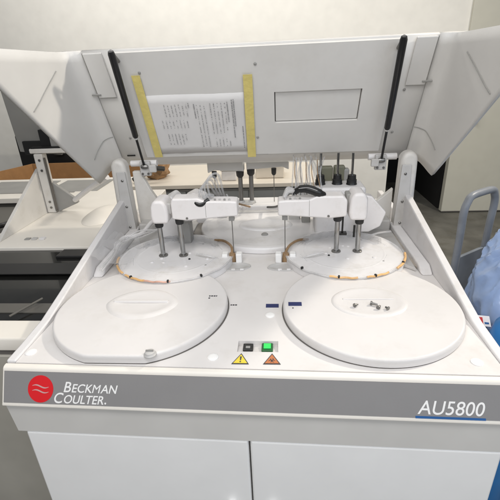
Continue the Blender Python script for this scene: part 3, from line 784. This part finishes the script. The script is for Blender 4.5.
hp = [at(u, v, z=z) for u, v, z in ((163, 217, .09), (152, 222, .07), (141, 234, .055), (124, 238, .055), (117, 247, .05), (113, 256, .04), (107, 264, .022), (102, 269, .004))]
b = MB(); b.tube(hp, .0088, n=12); b.build('wide_hose', M['wall'], pc)
b = MB(); g = []
for i in range(13):
    row = []
    for j in range(11):
        p = Vector((-.552+.11*i/12, 1.16+.22*j/10+.02*noise.noise(Vector((i*.4, 0, 3))), .040+.05*(1-i/12)+.022*noise.noise(Vector((i*.5, j*.5, 1)))))
        row.append(b.bm.verts.new(p))
    g.append(row)
for i in range(12):
    for j in range(10): b.bm.faces.new((g[i][j], g[i+1][j], g[i+1][j+1], g[i][j+1]))
b.build('clear_film', M['sheer'], pc)
# the grey tray in the back corner shadows
for sg in (-1, 1):
    b = MB(); b.prism([(.29*sg, 1.44), (.52*sg, 1.20 if sg > 0 else 1.40), (.525*sg, 1.55), (.29*sg, 1.72)], .0006, .012, 'z'); b.build('corner_tray', M['lightgrey'], A, bevel=.003)

# ================================================================== sheet taped to the lid
sh = thing('instruction_sheet', 'printed white table sheet stuck to the raised lid with yellow tape', 'sheet', LP(-.23, .03, .015))
def LQ(b, pts, d0, d1):
    A_ = [b.bm.verts.new(LP(x, s, d0)) for x, s in pts]; B_ = [b.bm.verts.new(LP(x, s, d1)) for x, s in pts]; n = len(pts)
    b.bm.faces.new(A_); b.bm.faces.new(B_)
    for i in range(n): b.bm.faces.new((A_[i], A_[(i+1) % n], B_[(i+1) % n], B_[i]))
b = MB(); n = 14; g0 = []
for i in range(n+1):
    row = []
    for j in range(9):
        x = -.428+(.428-.040)*i/n; s = .030+(.256+.0015*math.sin(i*.45))*j/8
        row.append(b.bm.verts.new(LP(x, s, .0152+.0032*abs(noise.noise(Vector((i*.35, j*.35, 0)))))))
    g0.append(row)
for i in range(n):
    for j in range(8): b.bm.faces.new((g0[i][j], g0[i+1][j], g0[i+1][j+1], g0[i][j+1]))
paper = b.build('paper', M['paper'], sh, solid=.0004, angle=60)
# rows of faint print, running up the page
b = MB(); bd = MB(); rnd = random.Random(9)
def dash(bb, x0, x1, s0, s1): bb.quad(LP(x0, s0, .0196), LP(x1, s0, .0196), LP(x1, s1, .0196), LP(x0, s1, .0196))
for cx0, ncol, s_lo, s_hi in ((-.355, 6, .075, .125), (-.365, 8, .15, .185), (-.345, 7, .20, .25), (-.225, 3, .06, .245), (-.17, 5, .06, .10), (-.175, 5, .12, .25)):
    for k in range(ncol):
        x = cx0+.0135*k; s = s_lo
        while s < s_hi:
            l = rnd.uniform(.0015, .0065)
            if rnd.random() < .80: dash(b, x, x+.0030, s, min(s+l, s_hi))
            s += l+rnd.choice((.0012, .0012, .0012, .004))
for x, s0, s1 in ((-.095, .10, .262), (-.088, .15, .262), (-.112, .17, .255), (-.062, .05, .15), (-.235, .19, .25), (-.255, .235, .255)):
    s = s0
    while s < s1:
        l = rnd.uniform(.0015, .006); dash(bd, x, x+.0034, s, min(s+l, s1)); s += l+rnd.choice((.0012, .0012, .003))
b.build('table_print', M['ink'], paper, smooth=False); bd.build('heading_print', mat('heading_ink', (.24, .235, .24), .8), paper, smooth=False)
b = MB(); LQ(b, [(-.434, .016), (-.402, .016), (-.400, .366), (-.430, .366)], .0200, .0206); b.build('tape_strip', M['tape'], sh, smooth=False)
b = MB(); LQ(b, [(-.051, .004), (-.018, .004), (-.012, .352), (-.044, .352)], .0200, .0206); b.build('tape_strip', M['tape'], sh, smooth=False)

# ================================================================== NEIGHBOUR MODULE on the left
Nn = thing('analyzer_module', 'smaller white instrument beside the analyser with a black glossy front cover', 'instrument', (-.9, 1.6, -.88))
b = MB(); b.prism([(-1.17, 1.442), (-.606, 1.437), (-.606, 2.30), (-1.17, 2.30)], -.05, 0, 'z'); b.build('tray', M['cream'], Nn, bevel=.004)
b = MB(); b.prism([(1.436, -.012), (.955, -.034), (.955, -.06), (1.436, -.06)], -1.17, -.608); blk = b.build('glossy_cover', M['gloss'], Nn)
b = MB(); b.prism([(1.30, -.0050), (1.22, -.0088), (1.22, -.012), (1.30, -.009)], -1.16, -.66); b.build('cover_ridge', M['black'], blk)
b = MB(); b.prism([(1.05, -.0270), (1.0, -.029), (1.0, -.033), (1.05, -.031)], -1.16, -.62); b.build('cover_rim', M['darkgrey'], blk)
p0, p1 = at(10, 318, z=-.025), at(43, 300, z=-.018)
b = MB(); b.tube([p0+Vector((0, 0, .006)), (p0+p1)/2+Vector((0, 0, .006)), p1+Vector((0, 0, .006))], .0035, n=8); b.build('hose', M['darkgrey'], blk)
MB().box(-.80, -.66, 1.36, 1.43, -.017, -.004).build('hinge_block', M['black'], blk, bevel=.004)
b = MB(); b.prism([(.954, -.026), (.872, -.030), (.868, -.036), (.868, -.072), (.954, -.072)], -1.3, -.606); b.build('front_lip', M['cream'], Nn, bevel=.004)
MB().box(-1.3, -.606, .873, .95, -.088, -.0725).build('shadow_joint', M['gap'], Nn)
MB().box(-1.3, -.606, .866, .95, -.80, -.0885).build('front_panel', mat('beige_panel', (.42, .40, .35), .5), Nn, bevel=.003)
MB().box(-1.17, -.612, .96, 2.30, -.88, -.065).build('cabinet', M['lower'], Nn)
# left wall wedge + post, bar
b = MB(); b.prism([(1.50, .002), (1.905, .225), (1.925, .225), (1.925, .0005), (1.50, .0005)], -1.135, -1.118); b.build('side_wall', M['post'], Nn, bevel=.003)
b = MB(); b.box(-1.117, -1.072, 1.885, 1.93, .0005, .300); p = b.build('hinge_post', M['post'], Nn, bevel=.006)
for z in (.03, .06, .22, .27): MB().cyl((-1.09, 1.8848, z), (-1.09, 1.881, z), .006, n=10).build('screw', M['steel'], p)
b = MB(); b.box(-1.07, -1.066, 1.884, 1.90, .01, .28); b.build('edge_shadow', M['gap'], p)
b = MB(); b.prism([(-1.066, .0005), (-.955, .045), (-.955, .06), (-1.066, .155)], 1.905, 1.925, 'y'); b.build('gusset', M['grey'], p, bevel=.003)
MB().box(-1.135, -.80, 1.888, 1.925, .301, .325).build('hinge_rail', M['post'], Nn, bevel=.006)
MB().box(-1.125, -.86, 1.89, 1.92, .3255, .332).build('rail_cap', M['black'], Nn)
b = MB(); b.tube([at(75, 200, y=1.90), at(90, 188, y=1.82), at(107, 177, y=1.74)], .013, n=10); b.build('stay_bar', M['wall'], Nn)
b = MB(); b.dome((-.80, 1.84, .0005), .09, .16, .035, n=40); b.build('cover_hump', M['cream'], Nn)
for k, (u, v) in enumerate(((28, 239), (35, 239), (43, 239))):
    q = at(u, v, z=.001); MB().box(q.x-.012, q.x+.010, q.y-.010, q.y+.010, .0002, .004+.002*k).build('label_chip', M[('grey', 'lightgrey', 'ring')[k]], Nn, bevel=.001)
# its raised lid, seen from the side
b = MB()
L0 = [at(20, 152, y=2.0), at(62, 155, y=1.98), at(118, 58, y=1.85), at(-10, 60, y=1.85)]
vv = [b.bm.verts.new(q) for q in L0]; ww = [b.bm.verts.new(q+Vector((0, .04, .01))) for q in L0]
b.bm.faces.new(vv); b.bm.faces.new(ww[::-1])
for i in range(4): b.bm.faces.new((vv[i], ww[i], ww[(i+1) % 4], vv[(i+1) % 4]))
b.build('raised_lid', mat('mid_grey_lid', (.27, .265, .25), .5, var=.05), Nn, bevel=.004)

for nm, u0, u1, v0, v1, y, m in (('hinge_motor', 43, 61, 129, 154, 1.93, 'black'), ('lid_shade_slab', 25, 64, 140, 155, 1.965, 'black'), ('motor_fitting', 52, 58, 136, 151, 1.915, 'grey')):  # second black box stands in for shade against the grey lid
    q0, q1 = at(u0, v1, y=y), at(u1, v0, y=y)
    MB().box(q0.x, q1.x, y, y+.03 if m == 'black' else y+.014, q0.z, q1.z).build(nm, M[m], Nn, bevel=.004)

# rear unit with a white rim and sunk grey panels
ru = thing('rear_tray_unit', 'low white framed unit with sunken grey panels in front of the brown carton', 'instrument', (-1.5, 2.6, -.88))
b = MB(); b.prism([(-2.6, 2.34), (-.97, 2.36), (-.97, 2.86), (-2.6, 2.86)], -.085, -.05, 'z'); b.build('rim', M['cream'], ru, bevel=.005)
MB().box(-2.55, -1.0, 2.38, 2.84, -.88, -.087).build('cabinet', M['darkgrey'], ru)
for x0, x1 in ((-1.98, -1.52), (-1.47, -1.12)):
    b = MB(); b.prism([(x0, 2.46), (x1, 2.46), (x1, 2.78), (x0, 2.78)], -.0495, -.046, 'z'); b.build('grey_panel', M['grey'], ru, bevel=.001)
# dark cabinet between
dk = thing('dark_cabinet', 'dark grey flat topped cabinet with white edge strip at the far left', 'cabinet', (-1.7, 2.0, -.88))
b = MB(); b.prism([(-2.4, 1.45), (-1.176, 1.45), (-1.176, 2.335), (-2.4, 2.335)], -.80, -.10, 'z'); b.build('top_cover', M['darkgrey'], dk, bevel=.006)
b = MB(); b.prism([(-1.215, 1.30), (-1.172, 1.28), (-1.172, 1.70), (-1.215, 1.70)], -.0995, -.012, 'z'); b.build('edge_strip', M['cream'], dk, bevel=.003)
MB().box(-2.38, -1.19, 1.5, 2.3, -.88, -.801).build('plinth', M['black'], dk)
q = at(2, 228, z=-.09); b = MB(); b.tube([q+Vector((-.06, -.05, .012)), q+Vector((0, 0, .014)), q+Vector((.02, .05, .012))], .014, n=10); b.build('handle', M['black'], dk)
# black box on a stand
bx = thing('black_device', 'tall black cabinet with small fittings behind the brown carton', 'device', (-1.9, 3.9, -.88))
p = at(23, 168, y=3.75); q = at(75, 134, y=3.75)
MB().box(p.x, q.x, 3.75, 4.1, -.88, q.z).build('case', M['black'], bx, bevel=.008)
for u, v, h in ((49, 142, 14), (57, 146, 10)):
    c = at(u, v, y=3.72); MB().box(c.x-.04, c.x+.04, 3.70, 3.749, c.z-.09, c.z+.07).build('fitting', M['grey'] if h > 12 else M['black'], bx, bevel=.006)
    MB().cyl((c.x+.005, 3.699, c.z), (c.x+.005, 3.68, c.z), .022, n=14).build('dial', M['steel'], bx)
# open carton behind
ct = thing('cardboard_carton', 'open brown cardboard carton standing behind the rear tray unit', 'carton', (-1.6, 3.2, -.88))
b = MB(); yb = 3.55
c0, c1, c2 = at(31, 164, y=yb), at(112, 161, y=yb), at(-45, 196, y=2.90)
z0 = -.60
b.box(c0.x, -.92, yb, yb+.012, z0, c0.z); b.build('back_panel', M['card'], ct)
b = MB(); 
d = Vector((c2.x-c0.x, 2.9-yb, 0)); n_ = Vector((-d.y, d.x, 0)).normalized()*.012
P = [Vector((c0.x, yb, 0)), Vector((c0.x, yb, 0))+d]
b.prism([(P[0].x, P[0].y), (P[1].x, P[1].y), (P[1].x+n_.x, P[1].y+n_.y), (P[0].x+n_.x, P[0].y+n_.y)], z0, c0.z, 'z'); b.build('side_panel', M['card'], ct)
b = MB(); b.box(-.932, -.92, 2.95, yb, z0, c0.z-.03); b.build('side_panel', M['card'], ct)
MB().box(c0.x, -.92, 2.9, yb+.01, z0-.012, z0).build('bottom_panel', M['card'], ct)
MB().box(c0.x-.05, -.9, 2.9, yb+.05, -.88, z0-.013).build('pallet', M['wood'], ct)
# tan parcel seen in the gap under the lid
tp = thing('wrapped_parcel', 'tan wrapped parcel with black cable seen under the lid near the left strut', 'parcel', (-.82, 2.62, -.004))
c = at(158, 176, y=2.60)
b = MB(); b.bm.free(); b.bm = bmesh.new(); bmesh.ops.create_icosphere(b.bm, subdivisions=4, radius=1)
for v in b.bm.verts:
    L_ = (abs(v.co.x)**4+abs(v.co.y)**4+abs(v.co.z)**4)**-.25; v.co *= L_; n1 = noise.noise(v.co*1.7)*.22+noise.noise(v.co*5)*.10
    v.co = Vector((c.x, 2.62, .055))+Vector((v.co.x*.07*(1+n1), v.co.y*.07*(1+n1), max(v.co.z, -.9)*.060*(1+n1)))
b.build('wrap', M['wood'], tp)
b = MB(); b.tube([(c.x-.12, 2.47, .02), (c.x-.05, 2.46, .055), (c.x+.02, 2.48, .085), (c.x+.07, 2.52, .075)], .016, n=10); b.build('cable', M['black'], tp)

# things standing on the bench, seen in the gap under the lid
def bench_item(name, label, cat, u0, u1, v0, v1, y, m, lidm=None):
    p, q = at(u0, v1, y=y), at(u1, v0, y=y)
    t = thing(name, label, cat, ((p.x+q.x)/2, y, -.004))
    h = q.z+.0035
    MB().box(p.x, q.x, y, y+.16, -.0035, q.z).build('body', m, t, bevel=.006)
    MB().box(p.x-.006, q.x+.006, y-.006, y+.166, q.z+.0003, q.z+.016).build('lid', lidm or m, t, bevel=.004)
bench_item('storage_box', 'pale grey storage box on the bench behind the rear arm on the right', 'box', 256, 284, 166, 181, 2.52, M['bench'], M['wall'])
bench_item('white_bin', 'white lidded bin on the bench behind the left rear needle', 'bin', 222, 236, 171, 182, 2.48, M['wall'], M['lightgrey'])

# ================================================================== TROLLEY AND BLUE BUNDLES on the right
T = thing('platform_trolley', 'grey blue platform trolley with a bent tube handle behind the blue bundles', 'trolley', (1.2, 1.5, -.88))
pa, pb = Vector((.878, 1.715, 0)), Vector((1.065, 1.85, 0))
top = lambda f, z: Vector((pa.x+(pb.x-pa.x)*f, pa.y+(pb.y-pa.y)*f, z))
b = MB(); b.tube([top(0, -.80), top(0, -.40), top(0, -.10), top(-.02, .02), top(.05, .068), top(.16, .090), top(.5, .094), top(.84, .090), top(.95, .068), top(1.02, .02), top(1, -.10), top(1, -.40), top(1, -.80)], .0165, n=16, sub=6)
b.build('handle', M['trolley'], T)
b = MB(); d = (pb-pa).normalized(); n_ = Vector((-d.y, d.x, 0))
mt = basis((pa.x, pa.y, 0), d, n_); Lw = (pb-pa).length
b.box(.017, Lw-.017, -.008, .008, -.62, -.195, mt); b.build('handle_plate', M['plate'], T, bevel=.004)
b = MB(); mt2 = basis((pa.x, pa.y, 0), d, n_); b.box(-.02, Lw+.02, -1.0, .04, -.80, -.74, mt2); b.build('platform', M['plate'], T, bevel=.012)
for fx in (.05, Lw-.05):
    for fy in (-.92, -.05):
        c = mt2 @ Vector((fx, fy, -.83)); wv = Vector(d)*.016
        wh = MB().lathe(c-wv, c+wv, [(0, .036), (.15, .049), (.85, .049), (1, .036)], 24).build('wheel', M['black'], T)
        MB().cyl(c-wv*1.2, c+wv*1.2, .014, n=14).build('hub', M['steel'], wh)
# crumpled bundles
def bundle(name, label, c, r, m, seed, cat='bag', squash=.12, flat=None):
    b = MB(); b.bm.free(); b.bm = bmesh.new(); bmesh.ops.create_icosphere(b.bm, subdivisions=6, radius=1)
    off = Vector((seed*3.1, seed*1.7, seed*.9))
    for v in b.bm.verts:
        p = v.co.copy()
        e = 2.6; L_ = (abs(p.x)**e+abs(p.y)**e+abs(p.z)**e)**(-1/e); p *= L_
        n1 = squash*noise.noise(p*1.4+off)
        sw_ = noise.noise(p*1.1+off*2)*1.2
        f1 = noise.noise(Vector((p.x*3.0+sw_, p.y*3.0, p.z*.9+sw_))+off)
        f2 = noise.noise(Vector((p.x*6.5+p.z*1.2+sw_, p.y*6.5, p.z*1.8))+off*3)
        n2 = .058*math.exp(-(f1/.24)**2)+.028*math.exp(-(f2/.22)**2)-.03
        p *= 1+n1+n2
        v.co = Vector((c[0]+p.x*r[0], c[1]+p.y*r[1], c[2]+p.z*r[2]))
    return tag(b.build(name, m), label, cat)
bundle('wrapped_bundle', 'pale blue crumpled plastic wrapped bundle beside the right side wall', (1.10, 1.40, -.165), (.262, .22, .240), M['bagpale'], 1)
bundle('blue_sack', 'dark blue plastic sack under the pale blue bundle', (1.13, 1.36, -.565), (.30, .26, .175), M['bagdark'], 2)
c = at(506, 330, y=1.02)
dr = thing('blue_drum', 'bright blue plastic drum at the right edge in front of the dark sack', 'drum', (c.x+.03, 1.02, -.88))
MB().lathe((c.x+.045, 1.02, -.88), (c.x+.045, 1.02, c.z+.03), [(0, .07), (.03, .078), (.45, .078), (.48, .083), (.52, .083), (.55, .078), (.93, .078), (.97, .070), (1, .05)], 36).build('barrel', M['drum'], dr)
MB().lathe((c.x+.045, 1.02, c.z+.0305), (c.x+.045, 1.02, c.z+.055), [(0, .03), (.8, .03), (1, .026)], 24).build('cap', M['drum'], dr)
# printed tag lying on the dark sack
c = at(483, 321, y=1.16)
tg = thing('printed_tag', 'small white tag with red print on the dark blue sack', 'tag', c)
mt = basis(c, (1, .1, -.18), (.1, .75, .65))
MB().box(-.022, .024, -.018, .018, 0, .002, mt).build('tag_card', M['tag'], tg)
MB().box(-.020, -.002, -.014, .012, .0022, .0028, mt).build('red_block', M['tagred'], tg)
b = MB(); b.box(.003, .018, -.010, -.004, .0022, .0028, mt); b.build('blue_block', M['blue'], tg)

# ================================================================== LIGHT, WORLD, CAMERA
wd = bpy.data.worlds.new('World'); sc.world = wd; wd.use_nodes = True
bg = wd.node_tree.nodes['Background']; bg.inputs['Color'].default_value = (.93, .96, 1.0, 1); bg.inputs['Strength'].default_value = .16
def area(name, loc, target, sx, sy, power, col):
    l = bpy.data.lights.new(name, 'AREA'); l.shape = 'RECTANGLE'; l.size = sx; l.size_y = sy; l.energy = power; l.color = col
    o = bpy.data.objects.new(name, l); COL.objects.link(o); o.location = loc
    o.rotation_euler = (Vector(target)-Vector(loc)).to_track_quat('-Z', 'Y').to_euler()
    return o
area('rear_ceiling_light', (.1, 1.9, 2.5), (0, 1.2, 0), 2.2, .5, 8, (1, .96, .90))
area('front_ceiling_light', (-.1, .0, 1.95), (0, .75, 0), 1.9, .6, 27, (1, .99, .985))
area('front_light', (-.5, -1.9, 1.7), (0, .9, -.2), 2.2, 1.4, 33, (1, .99, .985))
area('window_light', (2.3, -1.7, 1.6), (-.2, 1.3, .1), 2.4, 1.8, 40, (.80, .88, 1))
area('side_light', (2.6, 2.1, 2.3), (.35, 1.25, 0), .20, .20, 75, (1, .92, .80))
area('wall_fill', (-.8, 2.9, 2.5), (-.6, 4.35, .3), 3.2, .5, 46, (1, .97, .925))  # unseen lamp added to brighten the back wall
cam = bpy.data.cameras.new('Camera'); co = bpy.data.objects.new('Camera', cam); COL.objects.link(co)
cam.sensor_width = 36; cam.sensor_fit = 'HORIZONTAL'; cam.lens = FPX/500*36; cam.clip_end = 100; cam.clip_start = .02
fwd = camvec(0, 1, 0); 
cr_, sr_ = math.cos(ROLL), math.sin(ROLL)
# image right (+u) in camera-frame: X' = c*a, up' = s*a ; image up (-v)
right = camvec(cr_, 0, sr_); upv = camvec(-sr_, 0, cr_)
mtx = Matrix((( right.x, upv.x, -fwd.x, CX), (right.y, upv.y, -fwd.y, 0), (right.z, upv.z, -fwd.z, CH), (0, 0, 0, 1)))
co.matrix_world = mtx
sc.camera = co
sc.view_settings.view_transform = 'Standard'; sc.view_settings.look = 'None'; sc.view_settings.exposure = 0; sc.view_settings.gamma = 1
